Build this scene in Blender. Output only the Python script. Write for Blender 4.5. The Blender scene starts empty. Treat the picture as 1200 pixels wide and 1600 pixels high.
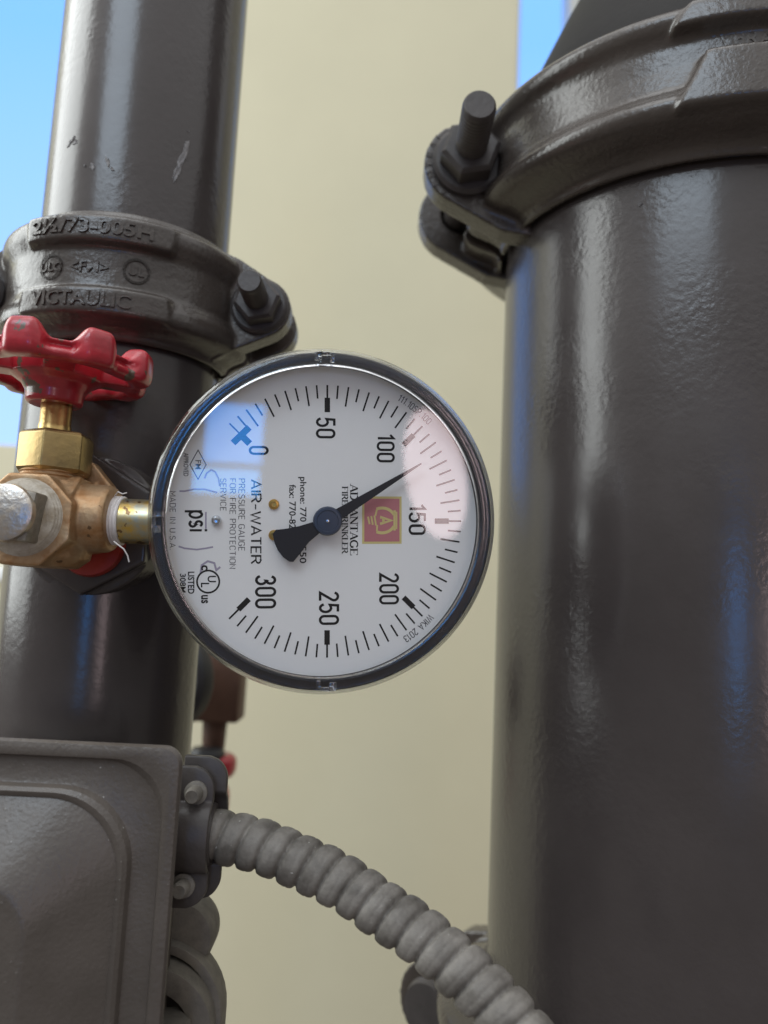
import bpy, bmesh, math, random
from mathutils import Matrix, Vector
PI = math.pi
R = math.radians
rnd = random.Random(7)
sc = bpy.context.scene
col = sc.collection
MM = 0.001

# ------------------------------------------------------------------ camera
cam_d = bpy.data.cameras.new('camera')
cam = bpy.data.objects.new('camera', cam_d); col.objects.link(cam)
pitch, roll = R(7.2), R(2.7)
fw = Vector((0, math.cos(pitch), math.sin(pitch))); rt = Vector((1, 0, 0)); up = rt.cross(fw)
u2 = up*math.cos(roll) - rt*math.sin(roll); r2 = rt*math.cos(roll) + up*math.sin(roll)
cam.matrix_world = Matrix(((r2.x, u2.x, -fw.x, 0), (r2.y, u2.y, -fw.y, 0), (r2.z, u2.z, -fw.z, 0), (0, 0, 0, 1)))
cam_d.sensor_fit = 'VERTICAL'; cam_d.sensor_height = 36.0; cam_d.sensor_width = 27.0
cam_d.lens = 36.0*1203/1600
cam_d.clip_start = 0.01; cam_d.clip_end = 50
cam_d.dof.use_dof = True; cam_d.dof.focus_distance = 0.236; cam_d.dof.aperture_fstop = 8.0
sc.camera = cam

# ------------------------------------------------------------------ world and lamps
w = bpy.data.worlds.new('World'); sc.world = w; w.use_nodes = True
wn, wl = w.node_tree.nodes, w.node_tree.links
wtc = wn.new('ShaderNodeTexCoord'); wsp = wn.new('ShaderNodeSeparateXYZ'); wcr = wn.new('ShaderNodeValToRGB')
wmr = wn.new('ShaderNodeMapRange'); wmr.inputs['From Min'].default_value = -1; wmr.inputs['From Max'].default_value = 1
wl.new(wtc.outputs['Generated'], wsp.inputs[0]); wl.new(wsp.outputs[2], wmr.inputs['Value']); wl.new(wmr.outputs[0], wcr.inputs[0])
wl.new(wcr.outputs[0], wn['Background'].inputs[0]); wn['Background'].inputs[1].default_value = 1.0
ce = wcr.color_ramp.elements                                # floor, eye level, ceiling of the room behind the viewer
ce[0].position = 0.30; ce[0].color = (0.20, 0.175, 0.155, 1)
ce[1].position = 0.85; ce[1].color = (1.15, 1.15, 1.15, 1)
e_ = ce.new(0.55); e_.color = (0.15, 0.145, 0.14, 1)

def area(name, loc, target, sx, sy, radiance, color, shape='RECTANGLE', spin=0):
    d = bpy.data.lights.new(name, 'AREA'); d.shape = shape; d.size = sx; d.size_y = sy
    a = sx*sy*(PI/4 if shape == 'ELLIPSE' else 1)
    d.energy = radiance*PI*a; d.color = color
    o = bpy.data.objects.new(name, d); col.objects.link(o)
    o.location = loc
    q = (Vector(target) - Vector(loc)).to_track_quat('-Z', 'Y')
    o.rotation_euler = (q.to_matrix() @ Matrix.Rotation(spin, 3, 'Z')).to_euler()
    return o
G0 = (-0.017, 0.233, 0.026)
area('window_light_upper', (-0.025, -2.78, 0.075), G0, 0.27, 0.28, 8.5, (0.05, 0.34, 1.0))
area('window_light_lower', (-0.05, -2.78, -0.15), G0, 0.31, 0.12, 8.5, (0.08, 0.40, 1.0))
area('doorway_light', (0.96, -2.77, -0.05), G0, 0.31, 0.66, 6.2, (1.0, 0.77, 0.79), 'ELLIPSE', R(14))
area('side_window_light', (-1.75, 0.28, 0.85), (0.0, 0.28, 0.3), 1.25, 1.9, 5.5, (0.95, 1.0, 0.99))
area('rear_window_light', (-0.9, -1.7, 1.65), (0, 0.3, 0.0), 1.2, 0.9, 5.2, (0.70, 0.85, 1.0))
area('overhead_fill_light', (-0.35, -0.55, 2.1), (0, 0.5, 0.1), 1.2, 1.2, 2.2, (0.95, 0.98, 1.0))  # added soft overhead fill for wall and dial, no window up there

sc.view_settings.view_transform = 'Standard'; sc.view_settings.look = 'None'
sc.view_settings.exposure = 0.0; sc.view_settings.gamma = 1.0
sc.render.engine = 'CYCLES'
sc.cycles.max_bounces = 8; sc.cycles.transparent_max_bounces = 12

# ------------------------------------------------------------------ materials
MATS = {}
def nodes_of(name):
    m = bpy.data.materials.new(name); m.use_nodes = True
    return m, m.node_tree.nodes, m.node_tree.links, m.node_tree.nodes['Principled BSDF']
def mat(name, color, rough=0.5, metal=0.0, var=0.0, vscale=60, bump=0.0, bscale=400, bdist=0.0004, spots=None, color2=None, coat=0.0, rvar=0.0, spec=0.5, patchy=False):
    m, n, l, p = nodes_of(name)
    p.inputs['Base Color'].default_value = (*color, 1); p.inputs['Roughness'].default_value = rough
    p.inputs['Metallic'].default_value = metal; p.inputs['Specular IOR Level'].default_value = spec
    if coat: p.inputs['Coat Weight'].default_value = coat; p.inputs['Coat Roughness'].default_value = 0.15
    tc = n.new('ShaderNodeTexCoord')
    src = None
    if var or color2:
        nz = n.new('ShaderNodeTexNoise'); nz.inputs['Scale'].default_value = vscale; nz.inputs['Detail'].default_value = 6
        nz.inputs['Roughness'].default_value = 0.65
        l.new(tc.outputs['Object'], nz.inputs['Vector'])
        cr = n.new('ShaderNodeValToRGB'); l.new(nz.outputs['Fac'], cr.inputs[0])
        c2 = color2 or tuple(min(1, c*(1+var)) for c in color)
        c1 = color if color2 else tuple(c*(1-var) for c in color)
        cr.color_ramp.elements[0].position = 0.33; cr.color_ramp.elements[1].position = 0.68
        cr.color_ramp.elements[0].color = (*c1, 1); cr.color_ramp.elements[1].color = (*c2, 1)
        src = cr.outputs[0]
        if rvar:
            mr = n.new('ShaderNodeMapRange'); mr.inputs['To Min'].default_value = rough-rvar; mr.inputs['To Max'].default_value = rough+rvar
            mr.inputs['From Min'].default_value = .3; mr.inputs['From Max'].default_value = .7
            l.new(nz.outputs['Fac'], mr.inputs['Value']); l.new(mr.outputs[0], p.inputs['Roughness'])
    if spots:      # (colour, noise scale, threshold)
        sz = n.new('ShaderNodeTexNoise'); sz.inputs['Scale'].default_value = spots[1]; sz.inputs['Detail'].default_value = 4
        l.new(tc.outputs['Object'], sz.inputs['Vector'])
        sr = n.new('ShaderNodeValToRGB'); l.new(sz.outputs['Fac'], sr.inputs[0])
        sr.color_ramp.elements[0].position = spots[2]; sr.color_ramp.elements[1].position = spots[2]+0.02
        mx = n.new('ShaderNodeMix'); mx.data_type = 'RGBA'
        l.new(sr.outputs[0], mx.inputs['Factor'])
        mx.inputs['B'].default_value = (*spots[0], 1); 
        if src: l.new(src, mx.inputs['A'])
        else: mx.inputs['A'].default_value = (*color, 1)
        src = mx.outputs['Result']
    if src: l.new(src, p.inputs['Base Color'])
    if bump:
        bz = n.new('ShaderNodeTexNoise'); bz.inputs['Scale'].default_value = bscale; bz.inputs['Detail'].default_value = 3
        l.new(tc.outputs['Object'], bz.inputs['Vector'])
        b = n.new('ShaderNodeBump'); b.inputs['Strength'].default_value = bump; b.inputs['Distance'].default_value = bdist
        if patchy:                                          # orange peel that comes and goes over the surface
            pz = n.new('ShaderNodeTexNoise'); pz.inputs['Scale'].default_value = 22; pz.inputs['Detail'].default_value = 3
            l.new(tc.outputs['Object'], pz.inputs['Vector'])
            pm = n.new('ShaderNodeMapRange'); pm.inputs['From Min'].default_value = 0.42; pm.inputs['From Max'].default_value = 0.68
            pm.inputs['To Min'].default_value = 0.15; pm.inputs['To Max'].default_value = bump*1.5
            l.new(pz.outputs['Fac'], pm.inputs['Value']); l.new(pm.outputs[0], b.inputs['Strength'])
        l.new(bz.outputs['Fac'], b.inputs['Height']); l.new(b.outputs[0], p.inputs['Normal'])
    MATS[name] = m
    return m
mat('pipe_paint', (0.056, 0.047, 0.045), 0.22, var=0.10, vscale=25, bump=0.5, bscale=420, bdist=0.0003, rvar=0.04, spec=0.55, patchy=True)
mat('reducer_paint', (0.016, 0.014, 0.013), 0.6, var=0.1, bump=0.3, spec=0.2)
mat('cast_paint', (0.062, 0.051, 0.044), 0.25, var=0.12, vscale=40, bump=0.5, bscale=520, bdist=0.0004, rvar=0.06, spec=0.6)
mat('box_paint', (0.088, 0.074, 0.063), 0.36, var=0.12, vscale=50, bump=0.5, bscale=900, bdist=0.0003, rvar=0.08, spots=((0.45, 0.43, 0.4), 900, 0.735))
mat('bolt_paint', (0.060, 0.052, 0.049), 0.42, var=0.15, vscale=120, bump=0.3, bscale=500)
mat("conduit_paint", (0.075, 0.066, 0.056), 0.6, color2=(0.23, 0.212, 0.188), vscale=80, bump=0.5, bscale=900, bdist=0.0003, spots=((0.5, 0.49, 0.46), 700, 0.72))
mat('dusty_paint', (0.115, 0.105, 0.092), 0.6, color2=(0.24, 0.22, 0.185), vscale=90, bump=0.3, bscale=600)
mat('chip_grey', (0.20, 0.19, 0.19), 0.55, var=0.35, vscale=500, bump=0.5, bscale=900)
mat('red_paint', (0.42, 0.022, 0.035), 0.28, var=0.22, vscale=140, bump=0.25, bscale=350, spots=((0.13, 0.085, 0.06), 150, 0.625), coat=0.3)
mat('red_plastic', (0.33, 0.03, 0.02), 0.45, var=0.15)
mat('brass', (0.58, 0.40, 0.16), 0.30, metal=1.0, var=0.18, vscale=160, bump=0.15, bscale=700)
mat('brass_nut', (0.40, 0.285, 0.12), 0.38, metal=1.0, color2=(0.27, 0.20, 0.10), vscale=90, bump=0.25, bscale=500)
mat('brass_cast', (0.36, 0.185, 0.075), 0.46, metal=0.6, color2=(0.50, 0.36, 0.22), vscale=130, bump=0.6, bscale=600, bdist=0.0003, spots=((0.17, 0.10, 0.05), 210, 0.66))
mat('brass_stained', (0.62, 0.42, 0.10), 0.33, metal=0.85, color2=(0.38, 0.42, 0.38), vscale=260, spots=((0.20, 0.12, 0.06), 330, 0.62))
mat('galvanised', (0.42, 0.43, 0.45), 0.32, metal=0.85, color2=(0.62, 0.52, 0.40), vscale=260, bump=0.5, bscale=600)
mat('dirty_steel', (0.17, 0.15, 0.12), 0.5, metal=0.4, color2=(0.34, 0.31, 0.26), vscale=200, bump=0.4)
mat('tape_white', (0.72, 0.68, 0.66), 0.7, var=0.1, vscale=300, bump=0.4, bscale=700)
mat('sealant', (0.55, 0.50, 0.42), 0.75, color2=(0.34, 0.28, 0.20), vscale=250, bump=0.8, bscale=500)
mat('wall_paint', (0.58, 0.535, 0.38), 0.75, var=0.02, vscale=9, bump=0.15, bscale=120, bdist=0.001)
mat('frame_white', (0.75, 0.75, 0.74), 0.4)
mat('dial_white', (0.86, 0.85, 0.84), 0.5)
mat('print_black', (0.005, 0.005, 0.007), 0.6, spec=0.2)
mat('print_grey', (0.045, 0.045, 0.055), 0.55)
mat('print_red', (0.50, 0.175, 0.195), 0.6)
mat('print_yellow', (0.66, 0.55, 0.22), 0.6)
mat('dial_violet', (0.36, 0.32, 0.42), 0.7)
mat('pointer_black', (0.005, 0.006, 0.011), 0.4, spec=0.3)
mat('hub_navy', (0.020, 0.035, 0.070), 0.35)
mat('case_black', (0.008, 0.009, 0.014), 0.25, spec=0.35)
mat('pin_steel', (0.55, 0.58, 0.62), 0.2, metal=1.0)
mat('screw_brass', (0.55, 0.33, 0.08), 0.3, metal=1.0)
mat('back_brown', (0.11, 0.055, 0.035), 0.6, var=0.2)
mat('dark_rubber', (0.015, 0.015, 0.017), 0.5)

def clear_sheet(name, rough=0.02, ior=1.5):
    m, n, l, p = nodes_of(name); n.remove(p)
    out = n['Material Output']
    t = n.new('ShaderNodeBsdfTransparent'); t.inputs[0].default_value = (0.97, 0.975, 0.98, 1)
    g = n.new('ShaderNodeBsdfGlossy'); g.inputs['Roughness'].default_value = rough
    f = n.new('ShaderNodeFresnel'); f.inputs['IOR'].default_value = ior
    mx = n.new('ShaderNodeMixShader')
    l.new(f.outputs[0], mx.inputs[0]); l.new(t.outputs[0], mx.inputs[1]); l.new(g.outputs[0], mx.inputs[2]); l.new(mx.outputs[0], out.inputs[0])
    MATS[name] = m
clear_sheet('clear_lens', 0.02, 1.75)
clear_sheet('window_glass', 0.01, 1.25)
m, n, l, p = nodes_of('clear_plastic')
p.inputs['Base Color'].default_value = (0.97, 0.98, 1, 1); p.inputs['Roughness'].default_value = 0.10
p.inputs['Transmission Weight'].default_value = 1.0; p.inputs['IOR'].default_value = 1.49
MATS['clear_plastic'] = m
m, n, l, p = nodes_of('sky_light'); n.remove(p)
em = n.new('ShaderNodeEmission'); em.inputs[1].default_value = 1.0
gx = n.new('ShaderNodeTexCoord'); sp = n.new('ShaderNodeSeparateXYZ'); mr = n.new('ShaderNodeMapRange')
mr.inputs['From Min'].default_value = 0.3; mr.inputs['From Max'].default_value = 2.9
cr = n.new('ShaderNodeValToRGB'); cr.color_ramp.elements[0].color = (0.60, 0.90, 1.7, 1); cr.color_ramp.elements[1].color = (0.28, 0.67, 1.6, 1)
l.new(gx.outputs['Object'], sp.inputs[0]); l.new(sp.outputs[2], mr.inputs['Value']); l.new(mr.outputs[0], cr.inputs[0]); l.new(cr.outputs[0], em.inputs[0])
l.new(em.outputs[0], n['Material Output'].inputs[0])
MATS['sky_light'] = m

# ------------------------------------------------------------------ mesh helpers (millimetres)
class MB:
    def __init__(s): s.v = []; s.f = []
    def add(s, vs, fs, M=None):
        o = len(s.v)
        for v in vs:
            v = Vector(v)
            s.v.append(M @ v if M else v)
        flip = M is not None and M.to_3x3().determinant() < 0
        for f in fs:
            f = [i+o for i in f]
            s.f.append(f[::-1] if flip else f)
        return s
    def lathe(s, prof, seg=48, M=None, closed=False):
        """prof: list of (r, z) swept round z; r = 0 ends close the shape"""
        vs, fs, rings = [], [], []
        for r, z in prof:
            if r < 1e-6: rings.append([len(vs)]); vs.append((0, 0, z))
            else:
                rings.append(list(range(len(vs), len(vs)+seg)))
                vs += [(r*math.cos(2*PI*k/seg), r*math.sin(2*PI*k/seg), z) for k in range(seg)]
        pairs = list(zip(rings, rings[1:])) + ([(rings[-1], rings[0])] if closed else [])
        for a, b in pairs:
            for k in range(seg):
                k2 = (k+1) % seg
                if len(a) == 1 and len(b) == 1: continue
                if len(a) == 1: fs.append((a[0], b[k2], b[k]))
                elif len(b) == 1: fs.append((a[k], a[k2], b[0]))
                else: fs.append((a[k], a[k2], b[k2], b[k]))
        return s.add(vs, fs, M)
    def box(s, x0, x1, y0, y1, z0, z1, M=None):
        vs = [(x, y, z) for z in (z0, z1) for y in (y0, y1) for x in (x0, x1)]
        return s.add(vs, [(0, 2, 3, 1), (4, 5, 7, 6), (0, 1, 5, 4), (2, 6, 7, 3), (0, 4, 6, 2), (1, 3, 7, 5)], M)
    def prism(s, pts, z0, z1, M=None):
        k = len(pts)
        vs = [(x, y, z0) for x, y in pts] + [(x, y, z1) for x, y in pts]
        fs = [tuple(range(k))[::-1], tuple(range(k, 2*k))] + [(i, (i+1) % k, (i+1) % k+k, i+k) for i in range(k)]
        return s.add(vs, fs, M)
    def ngon(s, k, r, z0, z1, M=None, rot=0):
        return s.prism([(r*math.cos(2*PI*i/k+rot), r*math.sin(2*PI*i/k+rot)) for i in range(k)], z0, z1, M)
    def loft(s, rings, M=None, cap=True, loop=True):
        k = len(rings[0]); vs = [v for r in rings for v in r]; fs = []
        for a in range(len(rings)-1):
            for i in range(k if loop else k-1):
                j = (i+1) % k
                fs.append((a*k+i, a*k+j, (a+1)*k+j, (a+1)*k+i))
        if cap: fs += [tuple(range(k))[::-1], tuple(range((len(rings)-1)*k, len(rings)*k))]
        return s.add(vs, fs, M)
    def tube(s, path, rad, seg=16, M=None):
        """round tube along points; rad a number or a function of (index, angle)"""
        P = [Vector(p) for p in path]; rings = []
        n = None
        for i, p in enumerate(P):
            t = (P[min(i+1, len(P)-1)] - P[max(i-1, 0)]).normalized()
            if n is None: n = t.cross(Vector((0, 0, 1)) if abs(t.z) < .9 else Vector((1, 0, 0))).normalized()
            n = (n - t*n.dot(t)).normalized(); b = t.cross(n)
            ring = []
            for k in range(seg):
                a = 2*PI*k/seg; r = rad(i, a) if callable(rad) else rad
                ring.append(p + n*math.cos(a)*r + b*math.sin(a)*r)
            rings.append(ring)
        return s.loft(rings, M)
    def ribbon(s, pts, wid, M=None, z=0.0):
        """flat mitred stroke in the xy plane"""
        P = [Vector((p[0], p[1])) for p in pts]
        closed = (P[0]-P[-1]).length < 1e-6 and len(P) > 3
        if closed: P = P[:-1]
        k = len(P); L = []
        for i in range(k):
            a = P[(i-1) % k] if (closed or i > 0) else None
            b = P[(i+1) % k] if (closed or i < k-1) else None
            d1 = (P[i]-a).normalized() if a is not None else None
            d2 = (b-P[i]).normalized() if b is not None else None
            if d1 is None: d1 = d2
            if d2 is None: d2 = d1
            n1 = Vector((-d1.y, d1.x)); n2 = Vector((-d2.y, d2.x)); mm = n1+n2
            if mm.length < 1e-6: mm = n1.copy()
            mm.normalize(); q = wid/2/max(.45, mm.dot(n1))
            L.append((P[i]+mm*q, P[i]-mm*q))
        vs = [(v.x, v.y, z) for ab in L for v in ab]; fs = []
        for i in range(k if closed else k-1):
            j = (i+1) % k
            fs.append((2*i, 2*i+1, 2*j+1, 2*j))
        return s.add(vs, fs, M)

def build(name, mb, material, parent=None, smooth=True, angle=38, world_off=None, bevel=0, remesh=0, relax=0, subd=0):
    """link one mesh object; coordinates in mm, given in the parent's frame (world_off is subtracted)"""
    me = bpy.data.meshes.new(name)
    off = Vector(world_off) if world_off else Vector((0, 0, 0))
    me.from_pydata([(v-off)*MM for v in mb.v], [], mb.f)
    bm = bmesh.new(); bm.from_mesh(me)
    if bevel or remesh: bmesh.ops.remove_doubles(bm, verts=bm.verts, dist=1e-6)
    bmesh.ops.recalc_face_normals(bm, faces=bm.faces) if (bevel or remesh) else None
    if bevel:
        es = [e for e in bm.edges if len(e.link_faces) == 2 and e.calc_face_angle(0) > R(32)]
        bmesh.ops.bevel(bm, geom=es, offset=bevel*MM, segments=2, profile=0.5, affect='EDGES', clamp_overlap=True)
    bm.to_mesh(me); bm.free()
    o = bpy.data.objects.new(name, me); col.objects.link(o)
    if remesh:
        md = o.modifiers.new('r', 'REMESH'); md.mode = 'VOXEL'; md.voxel_size = remesh*MM
        if relax:
            ms = o.modifiers.new('s', 'SMOOTH'); ms.iterations = relax; ms.factor = 0.5
        bpy.context.view_layer.update()
        dg = bpy.context.evaluated_depsgraph_get()
        nm = bpy.data.meshes.new_from_object(o.evaluated_get(dg))
        o.modifiers.clear(); o.data = nm; nm.name = name; me = nm
    me.materials.clear(); me.materials.append(MATS[material])
    if smooth:
        for p in me.polygons: p.use_smooth = True
        if not remesh: me.set_sharp_from_angle(angle=R(angle))
    if parent: o.parent = parent
    return o
def tag(o, label=None, cat=None, group=None, kind=None):
    if label: o['label'] = label
    if cat: o['category'] = cat
    if group: o['group'] = group
    if kind: o['kind'] = kind
    return o
def thing(name, loc_mm, label, cat, group=None, rotz=0, matrix=None):
    o = bpy.data.objects.new(name, None); col.objects.link(o); o.empty_display_size = 0.01
    if matrix is not None: o.matrix_world = matrix
    else: o.location = Vector(loc_mm)*MM; o.rotation_euler = (0, 0, rotz)
    return tag(o, label, cat, group)
def rotx(a): return Matrix.Rotation(a, 4, 'X')
def roty(a): return Matrix.Rotation(a, 4, 'Y')
def rotz(a): return Matrix.Rotation(a, 4, 'Z')
def T(x, y, z): return Matrix.Translation((x, y, z))
FRONT = rotx(R(90))          # local z -> world -y  (towards the viewer), local y -> world z
def plate(outlines, z0, z1):
    """filled 2D outlines (first outer, then holes) extruded: returns an MB in the xy plane"""
    cu = bpy.data.curves.new('tmp', 'CURVE'); cu.dimensions = '2D'; cu.fill_mode = 'BOTH'
    cu.extrude = (z1-z0)/2
    for pts in outlines:
        sp = cu.splines.new('POLY'); sp.points.add(len(pts)-1); sp.use_cyclic_u = True
        for q, (x, y) in zip(sp.points, pts): q.co = (x, y, 0, 1)
    ob = bpy.data.objects.new('tmp', cu); me = ob.to_mesh()
    b = MB().add([(v.co.x, v.co.y, v.co.z+(z0+z1)/2) for v in me.vertices], [tuple(f.vertices) for f in me.polygons])
    ob.to_mesh_clear(); bpy.data.objects.remove(ob); bpy.data.curves.remove(cu)
    return b
def text_mb(txt, size, extrude=0.0, bold=0.0, xs=1.0, spacing=1.0, align='LEFT'):
    """built-in typeface as mesh; cap height = size"""
    cu = bpy.data.curves.new('tmp', 'FONT'); cu.body = txt; cu.size = size/0.7; cu.extrude = extrude; cu.offset = bold
    cu.space_character = spacing; cu.align_x = align; cu.resolution_u = 3
    ob = bpy.data.objects.new('tmp', cu); me = ob.to_mesh()
    b = MB().add([(v.co.x*xs, v.co.y, v.co.z) for v in me.vertices], [tuple(f.vertices) for f in me.polygons])
    ob.to_mesh_clear(); bpy.data.objects.remove(ob); bpy.data.curves.remove(cu)
    return b
def warp(mb, fn):
    mb.v = [Vector(fn(v)) for v in mb.v]; return mb
def bounds(mb):
    return [(min(v[i] for v in mb.v), max(v[i] for v in mb.v)) for i in range(2)]
def fit(mb, x0, x1, y0=None, y1=None):
    (a, b), (c, d) = bounds(mb); sx = (x1-x0)/(b-a); sy = sx if y0 is None else (y1-y0)/(d-c)
    return warp(mb, lambda v: (x0+(v.x-a)*sx, (0 if y0 is None else y0)+(v.y-(c if y0 is not None else 0))*sy, v.z))

# stroke lettering ----------------------------------------------------
def arc(cx, cy, rx, ry, a0, a1, n=10):
    return [(cx+rx*math.cos(R(a0+(a1-a0)*i/n)), cy+ry*math.sin(R(a0+(a1-a0)*i/n))) for i in range(n+1)]
def stad(w, y0=0, y1=1):      # rounded zero
    r = w/2
    return arc(r, y1-r, r, r, 180, 0) + arc(r, y0+r, r, r, 0, -180) + [(0, y1-r)]
GL = {
 '0': (.44, [stad(.44)]), 'O': (.52, [stad(.52)]),
 '1': (.22, [[(0, .78), (.2, 1), (.2, 0)]]),
 '2': (.44, [arc(.22, .78, .22, .22, 170, -25)+[(.0, 0), (.46, 0)]]),
 '3': (.44, [arc(.21, .765, .21, .235, 165, -90)+arc(.21, .265, .235, .265, 90, -165)]),
 '5': (.44, [[(.42, 1), (.06, 1), (.03, .55)]+arc(.21, .31, .23, .31, 110, -160)]),
 '7': (.42, [[(0, 1), (.42, 1), (.14, 0)]]), '8': (.44, [stad(.40, .52, 1)and[(x+.02, y) for x, y in stad(.40, .55, 1)], stad(.44, 0, .55)]),
 '.': (.06, [[(.03, 0), (.03, .12)]]), '-': (.34, [[(0, .45), (.34, .45)]]), ' ': (.26, []),
 'A': (.56, [[(0, 0), (.28, 1), (.56, 0)], [(.1, .3), (.46, .3)]]),
 'C': (.5, [arc(.26, .74, .24, .26, 20, 180)+arc(.26, .26, .24, .26, 180, 340)]),
 'D': (.52, [[(0, 0), (0, 1), (.26, 1)]+arc(.26, .74, .24, .26, 90, 0)+arc(.26, .26, .24, .26, 0, -90)+[(0, 0)]]),
 'E': (.42, [[(.42, 1), (0, 1), (0, 0), (.42, 0)], [(0, .52), (.36, .52)]]),
 'F': (.42, [[(.42, 1), (0, 1), (0, 0)], [(0, .5), (.36, .5)]]),
 'G': (.52, [arc(.26, .74, .25, .26, 20, 180)+arc(.26, .26, .25, .26, 180, 360)+[(.51, .45), (.3, .45)]]),
 'I': (.06, [[(.03, 0), (.03, 1)]]), 'K': (.5, [[(0, 0), (0, 1)], [(.46, 1), (0, .42)], [(.14, .58), (.5, 0)]]),
 'L': (.4, [[(0, 1), (0, 0), (.4, 0)]]),
 'M': (.62, [[(0, 0), (0, 1), (.31, .3), (.62, 1), (.62, 0)]]), 'N': (.5, [[(0, 0), (0, 1), (.5, 0), (.5, 1)]]),
 'P': (.48, [[(0, 0), (0, 1), (.25, 1)]+arc(.25, .75, .23, .25, 90, -90)+[(0, .5)]]),
 'R': (.5, [[(0, 0), (0, 1), (.25, 1)]+arc(.25, .75, .23, .25, 90, -90)+[(0, .5)], [(.26, .5), (.5, 0)]]),
 'S': (.46, [arc(.23, .755, .21, .245, 25, 270, 12)+arc(.23, .265, .23, .265, 90, -160, 12)]),
 'T': (.5, [[(0, 1), (.5, 1)], [(.25, 1), (.25, 0)]]),
 'U': (.5, [[(0, 1)]+arc(.25, .25, .25, .25, 180, 360)+[(.5, 1)]]), 'V': (.54, [[(0, 1), (.27, 0), (.54, 1)]]),
 'W': (.8, [[(0, 1), (.2, 0), (.4, .9), (.6, 0), (.8, 1)]]),
 'p': (.42, [[(0, -.28), (0, .68)], arc(.2, .34, .21, .34, 180, -180, 20)]),
 's': (.36, [arc(.18, .51, .16, .17, 25, 270)+arc(.18, .17, .18, .17, 90, -155)]),
 'i': (.08, [[(.04, 0), (.04, .68)], [(.04, .84), (.04, .98)]]),
}
def strokes(txt, h, wid, gap=.2):
    mb = MB(); x = 0
    for ch in txt:
        wd, pls = GL[ch]
        for pl in pls: mb.ribbon([((px+x)*h, py*h) for px, py in pl], wid)
        x += wd+gap
    return mb
# serif lettering: (list of (polyline, thick?), serif points)
def SV(x, t=1): return ([(x, 0), (x, 1)], t)
SER = {
 'A': (.72, [([(.06, 0), (.36, 1)], 0), ([(.36, 1), (.64, 0)], 1), ([(.16, .34), (.54, .34)], 0)], [(.06, 0), (.64, 0)]),
 'D': (.72, [SV(.12), ([(.12, .97), (.34, .97)], 0), (arc(.34, .5, .32, .47, 90, -90), 1), ([(.34, .03), (.12, .03)], 0)], [(.08, 0), (.08, 1)]),
 'V': (.72, [([(.08, 1), (.38, 0)], 1), ([(.38, 0), (.66, 1)], 0)], [(.08, 1), (.66, 1)]),
 'N': (.76, [SV(.1, 0), ([(.1, 1), (.64, 0)], 1), SV(.64, 0)], [(.1, 0), (.08, 1), (.64, 1)]),
 'T': (.64, [SV(.32), ([(.03, .97), (.61, .97)], 0), ([(.03, .97), (.03, .78)], 0), ([(.61, .97), (.61, .78)], 0)], [(.32, 0)]),
 'G': (.76, [(arc(.38, .5, .32, .48, 40, 320, 16), 1), ([(.62, .42), (.62, .08)], 1)], [(.62, .42)]),
 'E': (.62, [SV(.12), ([(.12, .97), (.55, .97), (.55, .78)], 0), ([(.12, .5), (.42, .5)], 0), ([(.12, .03), (.58, .03), (.58, .24)], 0)], [(.08, 0), (.08, 1)]),
 'F': (.58, [SV(.12), ([(.12, .97), (.55, .97), (.55, .78)], 0), ([(.12, .5), (.42, .5)], 0)], [(.12, 0), (.08, 1)]),
 'I': (.32, [SV(.16)], [(.16, 0), (.16, 1)]),
 'R': (.70, [SV(.12), ([(.12, .97), (.34, .97)], 0), (arc(.34, .74, .2, .23, 90, -90), 1), ([(.34, .5), (.12, .5)], 0), ([(.34, .5), (.62, 0)], 1)], [(.12, 0), (.08, 1), (.64, 0)]),
 'S': (.54, [(arc(.27, .75, .19, .22, 25, 270, 12)+arc(.27, .26, .21, .25, 90, -155, 12), 1)], []),
 'P': (.62, [SV(.12), ([(.12, .97), (.34, .97)], 0), (arc(.34, .72, .2, .25, 90, -90), 1), ([(.34, .46), (.12, .46)], 0)], [(.12, 0), (.08, 1)]),
 'K': (.72, [SV(.12), ([(.6, 1), (.12, .42)], 0), ([(.26, .58), (.62, 0)], 1)], [(.12, 0), (.12, 1), (.6, 1), (.62, 0)]),
 'L': (.58, [SV(.12), ([(.12, .03), (.54, .03), (.54, .26)], 0)], [(.08, 0), (.12, 1)]), ' ': (.22, [], []),
}
def serif(txt, h):
    mb = MB(); x = 0
    for ch in txt:
        wd, pls, sf = SER[ch]
        for pl, t in pls: mb.ribbon([((px+x)*h, py*h) for px, py in pl], h*(.15 if t else .06))
        for sx, sy in sf: mb.ribbon([((sx+x-.11)*h, abs(sy-.03)*h), ((sx+x+.11)*h, abs(sy-.03)*h)], h*.06)
        x += wd
    return mb

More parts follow.
